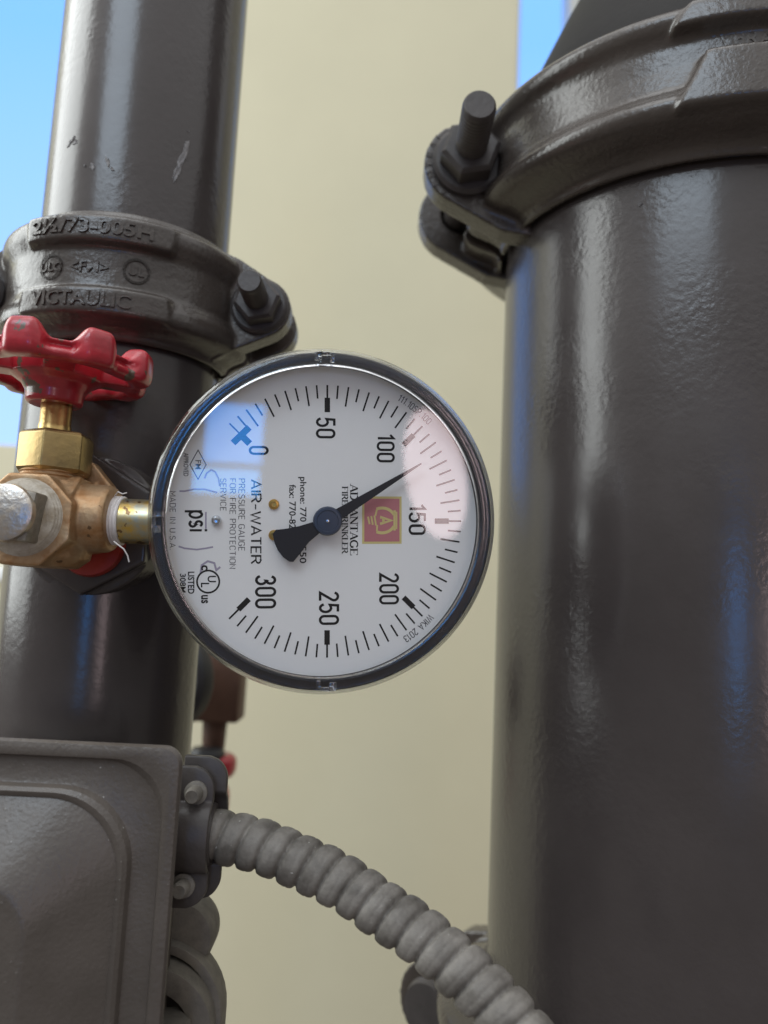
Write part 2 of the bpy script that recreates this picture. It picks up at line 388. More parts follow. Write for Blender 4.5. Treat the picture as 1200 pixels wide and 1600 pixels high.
# ================================================================== setting
X0, X1, Z0, Z1, WY = -1500, 900, -1200, 1700, 950
def rect(a, b, c, d): return [(a, c), (b, c), (b, d), (a, d)]
WIN1 = (-900, -330, 182, 1350); WIN2 = (150, 250, 230, 1350)
wb = plate([rect(X0, X1, Z0, Z1), rect(*WIN1), rect(*WIN2)], -140, 0)
tag(build('wall', warp(wb, lambda v: (v.x, WY-v.z, v.y)), 'wall_paint', smooth=False), kind='structure')
sk = MB().add([(-6000, 3600, -300), (5000, 3600, -300), (5000, 3600, 4500), (-6000, 3600, 4500)], [(0, 1, 2, 3)])
tag(build('sky', sk, 'sky_light', smooth=False), kind='structure')
def window(wn, label):
    a, b, c, d = wn
    t = thing('window', (a, WY+70, c), label, 'window', 'windows in the cream wall')
    f = plate([rect(a, b, c, d), rect(a+14, b-14, c+14, d-14)], -25, 25)
    build('frame', warp(f, lambda v: (v.x, WY+95-v.z, v.y)), 'frame_white', t, smooth=False, world_off=(a, WY+70, c))
    build('pane', MB().add([(a+13, WY+95, c+13), (b-13, WY+95, c+13), (b-13, WY+95, d-13), (a+13, WY+95, d-13)], [(0, 1, 2, 3)]), 'window_glass', t, smooth=False, world_off=(a, WY+70, c))
window(WIN1, 'window with pale blue sky, left of the narrow pipe')
window(WIN2, 'narrow blue strip above the large coupling, built as a window onto sky')  # opening put in to give the blue strip beside the coupling
lb = MB().box(-472, -440, WY-14, WY-0.5, 12, 30)
tag(build('wall_clip', lb, 'frame_white', bevel=2), 'small white clip on the wall under the left window', 'clip')

# ================================================================== pipes
LP = (-106, 300); LR = 36.5; LZ = 113
RP = (135, 331); RR = 84.1; RZ = 188
def chips(parent, org, c, r, spots):
    for (phi, z, w_, h_, tilt, seed) in spots:
        q = random.Random(seed); mb = MB(); n_ = 14; ring = []
        for k in range(n_):
            a = 2*PI*k/n_; m_ = q.uniform(.45, 1.1)
            u, v = w_*m_*math.cos(a), h_*m_*math.sin(a)
            u, v = u*math.cos(tilt)-v*math.sin(tilt), u*math.sin(tilt)+v*math.cos(tilt)
            ring.append((phi+u/r, z+v))
        def P(p, e): return (c[0]+(r+e)*math.sin(p[0]), c[1]-(r+e)*math.cos(p[0]), p[1])
        ct = (phi, z)
        vs = [P(p, -.1) for p in ring] + [P(((p[0]-ct[0])*.75+ct[0], (p[1]-ct[1])*.75+ct[1]), .25+q.uniform(-.1, .25)) for p in ring] + [P(ct, .2)]
        fs = [(i, (i+1) % n_, n_+(i+1) % n_, n_+i) for i in range(n_)] + [(n_+i, n_+(i+1) % n_, 2*n_) for i in range(n_)]
        build('paint_chip', mb.add(vs, fs), 'chip_grey', parent, world_off=org)
def pipe(name, c, prof, label, spots=(), paint='pipe_paint'):
    org = (c[0], c[1], prof[0][1])
    t = thing(name, org, label, 'pipe')
    build('barrel', MB().lathe(prof, 128, T(c[0], c[1], 0)), paint, t, world_off=org)
    chips(t, org, c, max(r for r, z in prof), spots)
    return t
pipe('steel_pipe', LP, [(LR, LZ+1), (LR, 420)], 'narrow dark grey pipe with scraped paint, above the small coupling',
     [(-.47, 167, 1.0, 3.6, -.75, 1), (-.42, 166, 1.5, 1.2, 0, 11), (-.02, 157, .8, 3.4, .35, 2), (.03, 154.5, .7, 1.6, .9, 12), (-.18, 155.5, 1.2, 2.0, .4, 3), (-.26, 156, .6, .9, 0, 4), (.71, 166, 1.5, 8.0, -.22, 5), (.66, 159, 1.3, 5.5, -.25, 6), (.74, 177, .5, .6, 0, 8)])
pipe('steel_pipe', LP, [(LR, -420), (LR, LZ-1)], 'narrow dark grey pipe carrying the gauge valve, below the small coupling')
pipe('steel_pipe', RP, [(RR, -174), (RR, RZ-1)], 'wide dark grey pipe filling the right side under the large coupling',
     [(-.60, 149, .25, 1.3, -.9, 21)])
pipe('steel_pipe', RP, [(RR, -420), (RR, -176)], 'wide dark grey pipe continuing below the lower coupling')
pipe('pipe_reducer', RP, [(RR, RZ+1), (RR, RZ+28), (RR-2, RZ+36), (RR-5, RZ+46), (RR-22, RZ+84), (RR-32, RZ+104), (RR-32, 440)], 'dark tapered reducer rising above the large coupling', (), 'reducer_paint')

# ================================================================== couplings
def smooth01(x): x = max(0, min(1, x)); return x*x*(3-2*x)
def interp(tab, x):
    for (x0, y0), (x1, y1) in zip(tab, tab[1:]):
        if x <= x1: return y0+(y1-y0)*(x-x0)/(x1-x0) if x1 > x0 else y1
    return tab[-1][1]
def housing(r, outer, zh, pads, dz, da):
    """half ring, front = -y: outer(phi, z) gives radial offset"""
    nz = int(2*zh/dz); na = int(R(176)*r/da); rings = []
    for i in range(na+1):
        ph = R(-88)+R(176)*i/na
        ring = []
        for j in range(nz+1):
            z = -zh+2*zh*j/nz; d = outer(ph, z)
            ring.append(((r+d)*math.sin(ph), -(r+d)*math.cos(ph), z))
        ring.append(((r+1.9)*math.sin(ph), -(r+1.9)*math.cos(ph), zh)); ring.append(((r+1.9)*math.sin(ph), -(r+1.9)*math.cos(ph), -zh))
        rings.append(ring)
    return MB().loft(rings)
def stud_prof(r, z0, z1, zt, pitch):
    """shank z0..zt plain, zt..z1 threaded"""
    p = [(0, z0), (r, z0), (r, zt)]; z = zt
    while z+pitch < z1-1: p += [(r, z+pitch*.15), (r*.89, z+pitch*.5), (r, z+pitch*.85)]; z += pitch
    return p+[(r*.96, z1-1), (r*.84, z1), (0, z1)]
def nut_mb(af, z0, h, fl_r, fl_h, bore):
    mb = MB()
    if fl_r: mb.lathe([(0, z0-.5), (fl_r, z0-.5), (fl_r, z0+fl_h*.6), (fl_r*.9, z0+fl_h), (0, z0+fl_h)], 40)
    ra = af/math.sqrt(3)
    mb.lathe([(0, z0+.2), (ra, z0+.2), (ra, z0+h-ra*.12), (ra*.86, z0+h), (bore*1.02, z0+h), (bore*1.0, z0+h-1)], 6)
    return mb
def coupling(c, z, label, r, outer, zh, ear, bolt_x, ear_y, ear_t, bolt, dz, voxel, rot=0, hole=None):
    """ear_y: distance of the bolt pads' outer faces from the pipe's axis, in front and behind"""
    t = thing('pipe_coupling', (c[0], c[1], z), label, 'coupling', None, rot)
    br, nutaf, nut_h, fl_r, stud_front = bolt
    for side in (-1, 1):                                   # front half (-y), rear half (+y)
        mb = housing(r, outer if side < 0 else (lambda p, zz: outer(-2, zz)), zh, None, dz, dz*1.2)
        M = FRONT if side < 0 else (rotz(PI) @ FRONT)
        full = MB().add(mb.v, mb.f, None if side < 0 else rotz(PI))
        for sx in (-1, 1):
            hol = [[(sx*x, y) for x, y in hole]] if hole and side > 0 else []
            pl = plate([[(sx*x, y) for x, y in ear]]+hol, ear_y-ear_t, ear_y)
            full.add(pl.v, pl.f, M)
        build('housing', full, 'cast_paint', t, remesh=voxel, relax=4)
    build('gasket', MB().lathe([(r+.05, -zh*.8), (r+2.6, -zh*.8), (r+2.6, zh*.8), (r+.05, zh*.8)], 96), 'dark_rubber', t)
    for sx in (-1, 1):
        Mb = T(sx*bolt_x, 0, 0) @ FRONT
        build('bolt', MB().lathe(stud_prof(br, -ear_y-2, stud_front, ear_y-1, br*.30), 28, Mb).lathe([(0, -ear_y-7), (br*1.7, -ear_y-7), (br*1.9, -ear_y-3), (0, -ear_y+1)], 24, Mb), 'bolt_paint', t, angle=50)
        nm = nut_mb(nutaf, ear_y, nut_h, fl_r, nut_h*.28, br)
        build('nut', MB().add(nm.v, nm.f, Mb @ rotz(R(12))), 'bolt_paint', t, angle=25)
    return t
def wrap_text(parent, mb, r, phi0, zc, mat_name='cast_paint', name='cast_lettering'):
    """x of the text runs round the pipe starting at phi0, y runs up, z outwards"""
    build(name, warp(mb, lambda v: ((r+v.z)*math.sin(phi0+v.x/r), -(r+v.z)*math.cos(phi0+v.x/r), zc+v.y)), mat_name, parent, smooth=False)

# small coupling on the left pipe
LPROF = [(-24, 2.6), (-23.6, 3.8), (-21.5, 4.2), (-19.8, 6.5), (-18.6, 9.5), (-17.4, 11.2), (-15, 11.9), (-12, 11.6), (-9.5, 10.4), (-7, 9.2), (0, 9.0)]
def l_outer(ph, z):
    d = interp(LPROF, -abs(z))
    k = smooth01((ph+R(31))/R(3))*smooth01((R(37)-ph)/R(5))
    zz = abs(z)
    pad = smooth01((zz-7.6)/.8)*smooth01((18.2-zz)/1.0)
    return max(d, d*(1-k*pad)+12.9*k*pad)
l_ear = [(30, -22), (37, -22.5), (46, -17), (57, -12)] + arc(54.5, 0, 11.8, 12, -70, 70, 10) + [(57, 12), (46, 19), (37, 23), (30, 22)]
lc = coupling((LP[0], LP[1]), LZ, 'small dark grooved coupling with raised lettering on the narrow pipe', LR, l_outer, 24, l_ear, 54.5, 15.5, 9.5, (4.6, 15.5, 9.0, 11.0, 40), .8, .62)
RL = LR+12.6
wrap_text(lc, fit(text_mb('2\u00bd/73-005H', 5.2, .95, .2), 0, 43, -2.7, 2.7), RL, R(-25), 13.0)
wrap_text(lc, fit(text_mb('VICTAULIC', 5.2, .95, .2), 0, 35, -2.6, 2.6), RL, R(-22), -12.9)
def emblem(phi, txt, diamond=False):
    mb = MB()
    if diamond: q = text_mb('<FM>', 4, .7, .06)
    else:
        q = text_mb(txt, 3.2, .7, .08)
        for e in (-.5, .5): mb.ribbon([(4.2*math.cos(2*PI*k/28), 4.2*math.sin(2*PI*k/28)) for k in range(29)], .8, None, .7)
    (a, b), (c_, d_) = bounds(q)
    mb.add([(v.x-(a+b)/2, v.y-(c_+d_)/2, v.z) for v in q.v], q.f)
    wrap_text(lc, mb, LR+8.9, phi, 0, name='cast_emblem')
emblem(R(-18), 'ULC'); emblem(R(0), '', True); emblem(R(20), 'UL')

# large couplings on the right pipe
RPROF = [(-28, 2.8), (-28, 4.2), (-26.6, 4.6), (-25.2, 5.2), (-23.4, 8.5), (-21.5, 14), (-19.5, 18.2), (-17.2, 20.0), (-15, 20.2), (-12.6, 19.2), (-10.5, 17.0), (-8, 15.9), (0, 15.5)]
def r_outer(ph, z):
    d = interp(RPROF, -abs(z))
    def padf(z_lo, z_hi, p_lo, p_hi):
        p0 = p_lo+(p_hi-p_lo)*max(0, min(1, (z-z_lo)/(z_hi-z_lo)))
        return smooth01((ph-p0)/R(1.0))*smooth01((z-z_lo)/1.2)*smooth01((z_hi-z)/1.2)
    k = padf(-19.5, 1.5, R(-26), R(-20.5)); k2 = padf(9.5, 20, R(-27), R(-23))
    d = d*(1-k)+max(d, 21.6)*k; d = d*(1-k2)+max(d, 21.6)*k2
    return d
r_ear = [(66, -30), (80, -31), (92, -29)] + arc(106.5, 0, 18.5, 18.5, -58, 58, 12) + [(96, 21), (84, 27), (66, 29)]
r_hole = [(p[0], p[1]) for p in arc(104, 0, 10.5, 8.5, 0, 345, 23)]
rb_ = (6.5, 21.5, 12.5, 15.2, 66)
rc = coupling(RP, RZ, 'large dark grooved coupling with long studded bolt, upper right', RR, r_outer, 28, r_ear, 106.5, 28, 12, rb_, 1.0, .8, 0, r_hole)
wrap_text(rc, fit(text_mb('VdRA', 6, .45, .05), 0, 17, -2.9, 2.9), RR+15.6, R(-17.5), 5.6)
et = MB()                                                   # letters round the bolt pad
for k, ch in enumerate('CENTRAL'):
    q = text_mb(ch, 3.0, .35, .04, align='CENTER'); an = R(232-15.5*k)
    et.add([(v.x, v.y-1.5, v.z) for v in q.v], q.f, T(-106.5, 0, 0) @ FRONT @ T(16.6*math.cos(an), 16.6*math.sin(an), 28.1) @ rotz(an-PI/2))
build('cast_lettering', et, 'cast_paint', rc, smooth=False)
coupling(RP, -175, 'large dark coupling at the bottom edge, behind the flexible conduit', RR, lambda p, z: interp(RPROF, -abs(z)), 28, r_ear, 106.5, 28, 12, rb_, 1.0, 1.0, R(144), r_hole)

# ================================================================== pressure gauge
n_ax = Vector((0.11, -0.985, -0.11)).normalized()
x_ax = Vector((0, 0, 1)).cross(n_ax).normalized(); y_ax = n_ax.cross(x_ax)
ca, sa = math.cos(R(3.4)), math.sin(R(3.4))
gx_, gy_ = x_ax*ca+y_ax*sa, y_ax*ca-x_ax*sa
go = Vector((-17.95, 233, 25.8))*MM
GM = Matrix(((gx_.x, gy_.x, n_ax.x, go.x), (gx_.y, gy_.y, n_ax.y, go.y), (gx_.z, gy_.z, n_ax.z, go.z), (0, 0, 0, 1)))
g = thing('pressure_gauge', None, 'round white dial pressure gauge with clear rim, reading about 115', 'gauge', matrix=GM)
build('case', MB().lathe([(0, -26), (40, -26), (45, -24), (47.4, -20), (47.6, -3), (49.6, -2), (49.9, 4.6), (49.4, 5.2), (47.7, 5.2), (47.3, 4.6), (47.2, -1.5), (0, -1.5)], 128), 'case_black', g)
dial = build('dial', MB().lathe([(0, -1), (47.1, -1), (47.1, 0), (0, 0)], 128), 'dial_white', g)
build('rim', MB().lathe([(50.1, -8), (51.0, -7.6), (51.3, -6.5), (51.4, 5.6), (50.9, 7.4), (49.6, 8.4), (47.6, 8.8), (46.3, 8.5), (46.0, 8.1), (46.0, 6.6), (49.6, 6.3), (50.1, 5.4)], 160, closed=True), 'clear_plastic', g)
build('lens', MB().lathe([(0, 8.3), (30, 8.25), (45.95, 8.0)], 128), 'clear_lens', g)
def notch(an):
    M = rotz(an)
    build('snap_tab', MB().box(-3.2, -1.2, 47.2, 49.6, 8.3, 9.1, M).box(1.4, 2.6, 46.6, 49.4, 8.3, 9.1, M).box(-1.2, 1.4, 48.6, 49.6, 8.3, 9.1, M), 'clear_plastic', g, bevel=.15)
for an in (0, PI, PI/2): notch(an)
S_ = 5.16                                                   # photo pixels per mm on the dial
ZP = 0.05
sm = MB()
def pol(r, a): return (r*math.cos(R(a)), r*math.sin(R(a)))
for k in range(61):
    a = 135-4.5*k
    if k == 0: continue
    if k % 10 == 0:
        sm.ribbon([pol(41.5, a), pol(37.2, a)], .55, None, ZP); sm.ribbon([pol(37.6, a), pol(33.2, a)], 1.65, None, ZP)
    else: sm.ribbon([pol(41.5, a), pol(35.4 if k % 2 == 0 else 37.4, a)], .52, None, ZP)
sm.ribbon([pol(41.5, 135), pol(37, 135)], .45, None, ZP)
c0 = Vector(pol(36.6, 135)); td = Vector(pol(1, 45))
sm.ribbon([c0-td*3.4, c0+td*3.4], 2.0, None, ZP); sm.ribbon([c0, pol(33.0, 135)], 2.0, None, ZP+.01)
build('scale_marks', MB().add(sm.v, sm.f, T(.8, 0, 0)), 'print_black', dial, smooth=False)
PC = T(.8, 0, 0)                                            # centre of the print on the disc
RD = PC @ rotz(-PI/2)                                            # lettering reads downwards
def put(name, mb, x_base, x_top, y_start, y_end, material='print_black', z=ZP):
    """photo pixel box on the dial: baseline x, top x, start y, end y"""
    fit(mb, (y_start-814)/S_, (y_end-814)/S_, (x_base-511)/S_, (x_top-511)/S_)
    return build(name, MB().add([(v.x, v.y, z) for v in mb.v], mb.f, RD), material, dial, smooth=False)
for tx, b0, b1, y0, y1 in (('0', 389, 420, 697, 711), ('50', 493, 524, 651, 684), ('100', 589, 620, 676, 721), ('150', 640, 670, 787, 836), ('200', 593, 625, 895, 946), ('250', 498, 530, 923, 977), ('300', 399, 432, 898, 950)):
    put('numeral', strokes(tx, 6.0, .88, .24), b0, b1, y0, y1)
put('lettering', strokes('AIR-WATER', 4, .50, .17), 391, 410, 749, 881)
put('lettering', strokes('PRESSURE GAUGE', 2, .19, .2), 373.5, 384, 748, 860, 'print_grey')
put('lettering', strokes('FOR FIRE PROTECTION', 2, .19, .2), 359.5, 370, 748, 888, 'print_grey')
put('lettering', strokes('SERVICE', 2, .19, .2), 345, 355.5, 748, 798, 'print_grey')
put('lettering', strokes('psi', 5, .75, .2), 292, 326, 797, 830)
put('lettering', strokes('MADE IN U.S.A.', 2, .20, .24), 269, 279, 768, 858, 'print_grey')
put('lettering', text_mb('phone: 770', 2, 0, .035), 465.5, 478.5, 745, 815)
put('lettering', text_mb('550', 2, 0, .035), 468, 478.5, 853, 880)
put('lettering', text_mb('fax: 770-82', 2, 0, .035), 451.5, 462, 757, 826)
put('lettering', serif('ADVANTAGE', 3), 546.5, 560, 755, 868)
put('lettering', serif('FIRE SPRINKLER', 3), 533.5, 544, 759, 866)
# approval marks
fm = MB().ribbon([(-4.4, 0), (0, 2.5), (4.4, 0), (0, -2.5), (-4.4, 0)], .28)
q = text_mb('FM', 1.7, 0, .02, align='CENTER'); fm.add([(v.x, v.y-.8, 0) for v in q.v], q.f)
put('approval_mark', fm, 299, 325, 703, 751, 'print_grey')
put('lettering', text_mb('APPROVED', 1.5, 0, .02), 290, 297.5, 709, 745)
ul = MB().ribbon([(3.0*math.cos(2*PI*k/36), 3.0*math.sin(2*PI*k/36)) for k in range(37)], .48)
q = text_mb('U', 2.2, 0, .05); ul.add([(v.x*.9-1.7, v.y-.1, 0) for v in q.v], q.f)
q = text_mb('L', 2.2, 0, .05); ul.add([(v.x*.9+.15, v.y-1.9, 0) for v in q.v], q.f)
put('approval_mark', ul, 309.5, 346, 889, 926)
put('lettering', text_mb('c', 2, 0, .08), 317, 327, 882, 890)
put('lettering', text_mb('us', 2, 0, .08), 317, 327.5, 928, 941)
put('lettering', text_mb('LISTED', 2, 0, .07), 297, 307, 892, 926)
put('lettering', text_mb('308M', 2, 0, .05), 285, 294, 895, 924)
for rad, a0, tx, mm_ in ((45.0, 60.2, '111.10SP.100', 1.25), (44.6, -42.2, 'WIKA 2013', 1.35)):
    mb = MB(); x = 0
    for ch in tx:
        wd = GL[ch][0]+.34; st = strokes(ch, 2.0, .26)
        if st.v:
            a = R(a0)-(x+wd/2)*2.0*.82/43
            mb.add([(v.x-GL[ch][0], v.y-2.0, ZP) for v in st.v], st.f, PC @ rotz(a-PI/2) @ T(0, rad, 0))
        x += wd
    build('lettering', mb, 'print_grey', dial, smooth=False)
# maker's square emblem
put('emblem_field', MB().add([(0, 0, 0), (1, 0, 0), (1, 1, 0), (0, 1, 0)], [(0, 1, 2, 3)]), 566, 629, 775, 850, 'print_yellow', .04)
put('emblem_field', MB().add([(0, 0, 0), (1, 0, 0), (1, 1, 0), (0, 1, 0)], [(0, 1, 2, 3)]), 569.5, 625.5, 778.5, 846.5, 'print_red', .07)
lg = MB()
lg.ribbon(arc(0, .6, 2.15, 2.3, 205, 118, 10), .50); lg.ribbon(arc(0, .6, 2.15, 2.3, -25, 62, 10), .50)
lg.ribbon([(-1.75, 2.75), (1.75, 2.75)], .40); lg.ribbon([(-1.5, 3.1), (1.5, 3.1)], .22)
st = strokes('A', 1.9, .42); lg.add([(v.x*1.1-.58, v.y+.25, 0) for v in st.v], st.f)
for k in range(3): lg.ribbon([(-.85+.1*k, -.72-.55*k), (.85-.1*k, -.45-.55*k)], .30)
lg.ribbon([(-1.9, -.3), (-.8, -.55)], .3); lg.ribbon([(1.9, -.3), (.8, -.25)], .3)
put('emblem', lg, 574, 622, 791, 835, 'print_yellow', .10)
# thin violet curves on the dial
pv = MB()
def curve_stroke(pts, wd): pv.ribbon([((x-511)/S_+.8, -(y-814)/S_) for x, y in pts], wd, None, .03)
curve_stroke([(284, 768), (292, 768), (305, 765), (322, 765), (341, 770)], .5)
curve_stroke([(283, 853), (292, 856), (310, 858), (325, 856), (335, 854)], .5)
curve_stroke([(324, 800), (324, 812), (324, 826)], .5)
curve_stroke([(322, 748), (325, 740), (332, 735), (338, 738), (343, 748), (345, 760)], .5)
curve_stroke([(316, 895), (318, 882), (327, 876), (337, 879), (340, 890), (346, 885)], .6)
build('violet_stroke', pv, 'dial_violet', dial, smooth=False)
# pointer
pa = R(31.6)
ptr = MB().prism([(0, -1.75), (4, -1.75), (33.5, -.22), (33.5, .22), (4, 1.75), (0, 1.75)], 2.6, 3.2, PC @ rotz(pa))
ptr2 = [(0, 1.9), (-4, 2.0), (-8, 3.0), (-12, 4.4), (-14.6, 5.6), (-16.0, 5.0), (-16.9, 2.5), (-17.2, 0), (-16.9, -2.5), (-16.0, -4.6), (-15.0, -5.3), (-12.5, -4.4), (-8, -2.6), (-4, -1.9), (0, -1.9)]
ptr.prism(ptr2, 2.62, 3.18, PC @ rotz(pa+R(-1)))
po = build('pointer', ptr, 'pointer_black', g, smooth=False)
build('hub', MB().lathe([(0, 2.0), (4.3, 2.0), (4.4, 3.6), (4.0, 4.2), (3.3, 4.25), (3.1, 4.0), (0, 4.1)], 48, PC), 'hub_navy', po)
build('pin', MB().lathe([(0, 4), (.55, 4), (.5, 4.6), (0, 4.7)], 16, PC), 'pin_steel', po)
def dial_screw(px, py, r, h, material, name):
    M = PC @ T((px-511)/S_, -(py-814)/S_, 0)
    build(name, MB().lathe([(r, 0), (r, h*.5), (r*.85, h*.9), (r*.5, h), (r*.45, h*.7), (0, h*.65)], 24, M), material, g)
dial_screw(428, 788, 1.6, .8, 'screw_brass', 'screw'); dial_screw(428, 836, 1.6, .8, 'screw_brass', 'screw')
dial_screw(340, 813, 1.5, 1.6, 'pin_steel', 'stop_pin')
# connection stem out of the case, towards the valve
build('stem', MB().lathe([(0, -50), (6.6, -50), (6.6, -12), (0, -12)], 32, T(0, -.8, -8.6) @ roty(R(90)) @ T(0, 0, 0)), 'brass_stained', g)

# ================================================================== gauge valve
VX, VY, VZ = -104.8, 240, 24.0
vo = (VX, VY, 0)
v = thing('gauge_valve', vo, 'brass gauge valve with red handwheel beside the gauge', 'valve')
RIGHT = roty(R(90))
body = MB().lathe([(0, 8), (10, 8), (13.5, 11), (14, 16), (14, 27), (12.5, 31), (10.5, 33.5), (10.2, 35), (0, 35)], 40, T(VX, VY, 0))
body.ngon(8, 13.2, 0, 11, T(VX, VY, VZ) @ RIGHT, R(22.5))
body.lathe([(0, 0), (11, 0), (10.6, 19), (9.8, 20.5), (0, 20.5)], 32, T(VX, VY, VZ) @ RIGHT)
body.ngon(8, 14.8, 6, 14.5, T(VX-1, VY, VZ-2.5) @ FRONT, R(22.5))
body.lathe([(0, -22), (9, -22), (10, 0), (0, 0)], 32, T(VX, VY, VZ) @ FRONT)
body.ngon(6, 17, -13, -7, T(VX+4, VY, VZ+3) @ FRONT, R(12))
build('body', body, 'brass_cast', v, remesh=.55, relax=3, world_off=vo)
nk = [(0, 32)]
for k in range(4): nk += [(9.4, 33.2+k*1.2), (9.9, 33.7+k*1.2), (9.4, 34.2+k*1.2)]
build('neck_thread', MB().lathe(nk+[(0, 40)], 48, T(VX-.2, VY, 0)), 'brass_cast', v, world_off=vo)
hx = 19.4/math.sqrt(3)
build('bonnet_nut', MB().lathe([(0, 37.2), (hx*.93, 37.2), (hx, 38.4), (hx, 49.0), (hx*.9, 50.2), (5, 50.5), (0, 50.5)], 6, T(VX+.2, VY, 0) @ rotz(R(33))), 'brass_nut', v, bevel=.4, angle=25, world_off=vo)
build('stem', MB().lathe([(0, 50), (5.0, 50), (5.0, 52.6), (4.75, 53), (4.75, 70), (0, 70)], 40, T(VX-1.0, VY, 0)), 'brass', v, world_off=vo)
HX, HZ = VX-2.0, 72.6
def wheel():
    mb = MB(); N, K = 240, 28; rings = []
    for i in range(N):
        a = 2*PI*i/N; lob = math.cos(8*(a-R(2))); lo = smooth01((lob+.75)/1.5)
        R0 = 23.2+2.4*lo; hr = 3.2+.9*lo
        zb = -4.6-.5*lo; zt = 1.4+4.8*lo
        zc, hz = (zb+zt)/2, (zt-zb)/2
        ring = []
        for k in range(K):
            b = 2*PI*k/K
            x, z = math.cos(b), math.sin(b); e = .62
            x = math.copysign(abs(x)**e, x)*hr; z = math.copysign(abs(z)**e, z)*hz
            slot = smooth01((-lob-.05)/.35)*math.exp(-((zc+z+.6)/.9)**2)*(1 if x > 0 else 0)
            x -= 2.6*slot
            ring.append(((R0+x)*math.cos(a), (R0+x)*math.sin(a), zc+z))
        rings.append(ring)
    rings.append(rings[0]); mb.loft(rings, T(HX, VY, HZ), cap=False)
    mb.lathe([(0, -13.0), (7.6, -13.0), (8.6, -12.2), (8.9, -9), (10.5, -6.5), (13.5, -4.6), (14, 0), (9, 3), (0, 3)], 60, T(HX, VY, HZ))
    for k in range(4): mb.box(8, 23, -4.5, 4.5, -4.4, .6, T(HX, VY, HZ) @ rotz(R(25+90*k)))
    return mb
wh = wheel()
hw = build('handwheel', wh, 'red_paint', v, remesh=.42, relax=2, world_off=vo)
build('retaining_screw', MB().lathe([(0, 4), (4.5, 4), (4.5, 6.5), (3.5, 7.5), (0, 7.8)], 24, T(HX, VY, HZ)), 'galvanised', hw, world_off=vo)
# plug in the front port
PF = T(VX-1.2, VY, VZ-2.0) @ FRONT
pk = [(0, 13)]
for k in range(4): pk += [(11.2-.5*k, 14+k*.9), (11.9-.5*k, 14.4+k*.9), (10.8-.5*k, 14.9+k*.9)]
build('sealant', MB().lathe(pk+[(8.2, 17.8), (0, 17.6)], 40, PF), 'sealant', v, world_off=vo)
pg = build('plug', MB().ngon(4, 10.2, 15.5, 25, PF, R(38)), 'dirty_steel', v, bevel=.8, world_off=vo)
build('plug_face', MB().lathe([(0, 23), (7.8, 23.5), (8.3, 24.5), (8.0, 26.4), (7.0, 26.9), (0, 26.6)], 40, PF), 'galvanised', pg, world_off=vo)
# tape and brass nipple towards the gauge
SX = T(0, VY+1, VZ-.3)
tp = [(0, -86)]
for k in range(5): tp += [(7.4, -85.6+k*.85), (7.75+.1*(k % 2), -85.2+k*.85), (7.5, -84.9+k*.85)]
build('thread_tape', MB().lathe(tp+[(0, -81)], 40, SX @ RIGHT), 'tape_white', v, world_off=vo)
strand = [Vector((-81.5, VY-6.5, VZ-7.4)), Vector((-79.8, VY-7.5, VZ-8.4)), Vector((-78, VY-7.4, VZ-9.6)), Vector((-76.8, VY-7, VZ-11.5)), Vector((-76.3, VY-6.6, VZ-13.4))]
build('tape_strand', MB().tube(strand, .22, 6).tube([(-84, VY-2, VZ+7.2), (-82.5, VY-4, VZ+8.2), (-81, VY-4, VZ+7.6), (-79.6, VY-4.4, VZ+8.0)], .2, 6), 'tape_white', v, world_off=vo)
build('nipple', MB().lathe([(0, -84), (7.05, -84), (7.05, -66), (0, -66)], 40, SX @ RIGHT), 'brass_stained', v, world_off=vo)
# outlet boss welded on the pipe, with a red ring
bo = thing('outlet_boss', (VX, 262, VZ), 'dark outlet boss with red ring, on the pipe behind the gauge valve', 'fitting')
build('socket', MB().ngon(6, 24, -31, -20.5, T(VX+4, VY, VZ) @ FRONT, R(30)).lathe([(0, -34), (26, -34), (24, -24), (0, -24)], 40, T(VX+4, VY, VZ) @ FRONT), 'pipe_paint', bo, remesh=.7, relax=4, world_off=(VX, 262, VZ))
build('seal_ring', MB().lathe([(0, -21), (11, -21), (11.4, -19), (10.8, -17), (0, -17)], 40, T(VX+7, VY, VZ-6.5) @ FRONT), 'red_plastic', bo, world_off=(VX, 262, VZ))

# ================================================================== flow switch box
bx1, bz1, byf = -51.5, -39.5, 215
bo_ = (bx1-60, byf+20, -150)
fb = thing('switch_box', bo_, 'brown metal switch box with stepped cover, lower left', 'box', rotz=0)
def rr_ring(inset, y, rad, wd=120, ht=125, seg=10):
    pts = []; x0, x1, z0, z1 = bx1-wd+inset, bx1-inset, bz1-ht+inset, bz1-inset
    for cx, cz, a0 in ((x1-rad, z1-rad, 0), (x0+rad, z1-rad, 90), (x0+rad, z0+rad, 180), (x1-rad, z0+rad, 270)):
        for k in range(seg+1):
            a = R(a0+90*k/seg); pts.append((cx+rad*math.cos(a), y, cz+rad*math.sin(a)))
    return pts
steps = [(1.2, 218.4, 4.5), (0.2, 217.9, 5), (0, 216.6, 5), (.6, 215.4, 5), (1.8, 215, 5), (3.2, 215, 9), (3.9, 215.2, 14), (4.6, 216.8, 17), (5.4, 217, 18), (10.6, 216.2, 20), (11.3, 215.9, 20), (12.0, 214.2, 20), (13.0, 213.4, 20), (14.0, 213.6, 20), (14.6, 214.0, 19.5), (32.6, 205.0, 14), (33.2, 204.6, 14), (34, 204.5, 13.6), (36, 204.5, 12)]
build('cover', MB().loft([rr_ring(i_, y_, r_) for i_, y_, r_ in steps]), 'box_paint', fb, world_off=bo_, angle=25)
build('housing', MB().loft([rr_ring(9, 258, 6), rr_ring(9, 223, 6), rr_ring(9, 218, 6)]), 'box_paint', fb, world_off=bo_)
wf = [(-103, -87), (-101.5, -85), (-100.5, -86.5), (-99.2, -84.8), (-98.4, -88), (-97.6, -90.5), (-99.4, -92.2), (-102, -91.2), (-104, -90)]
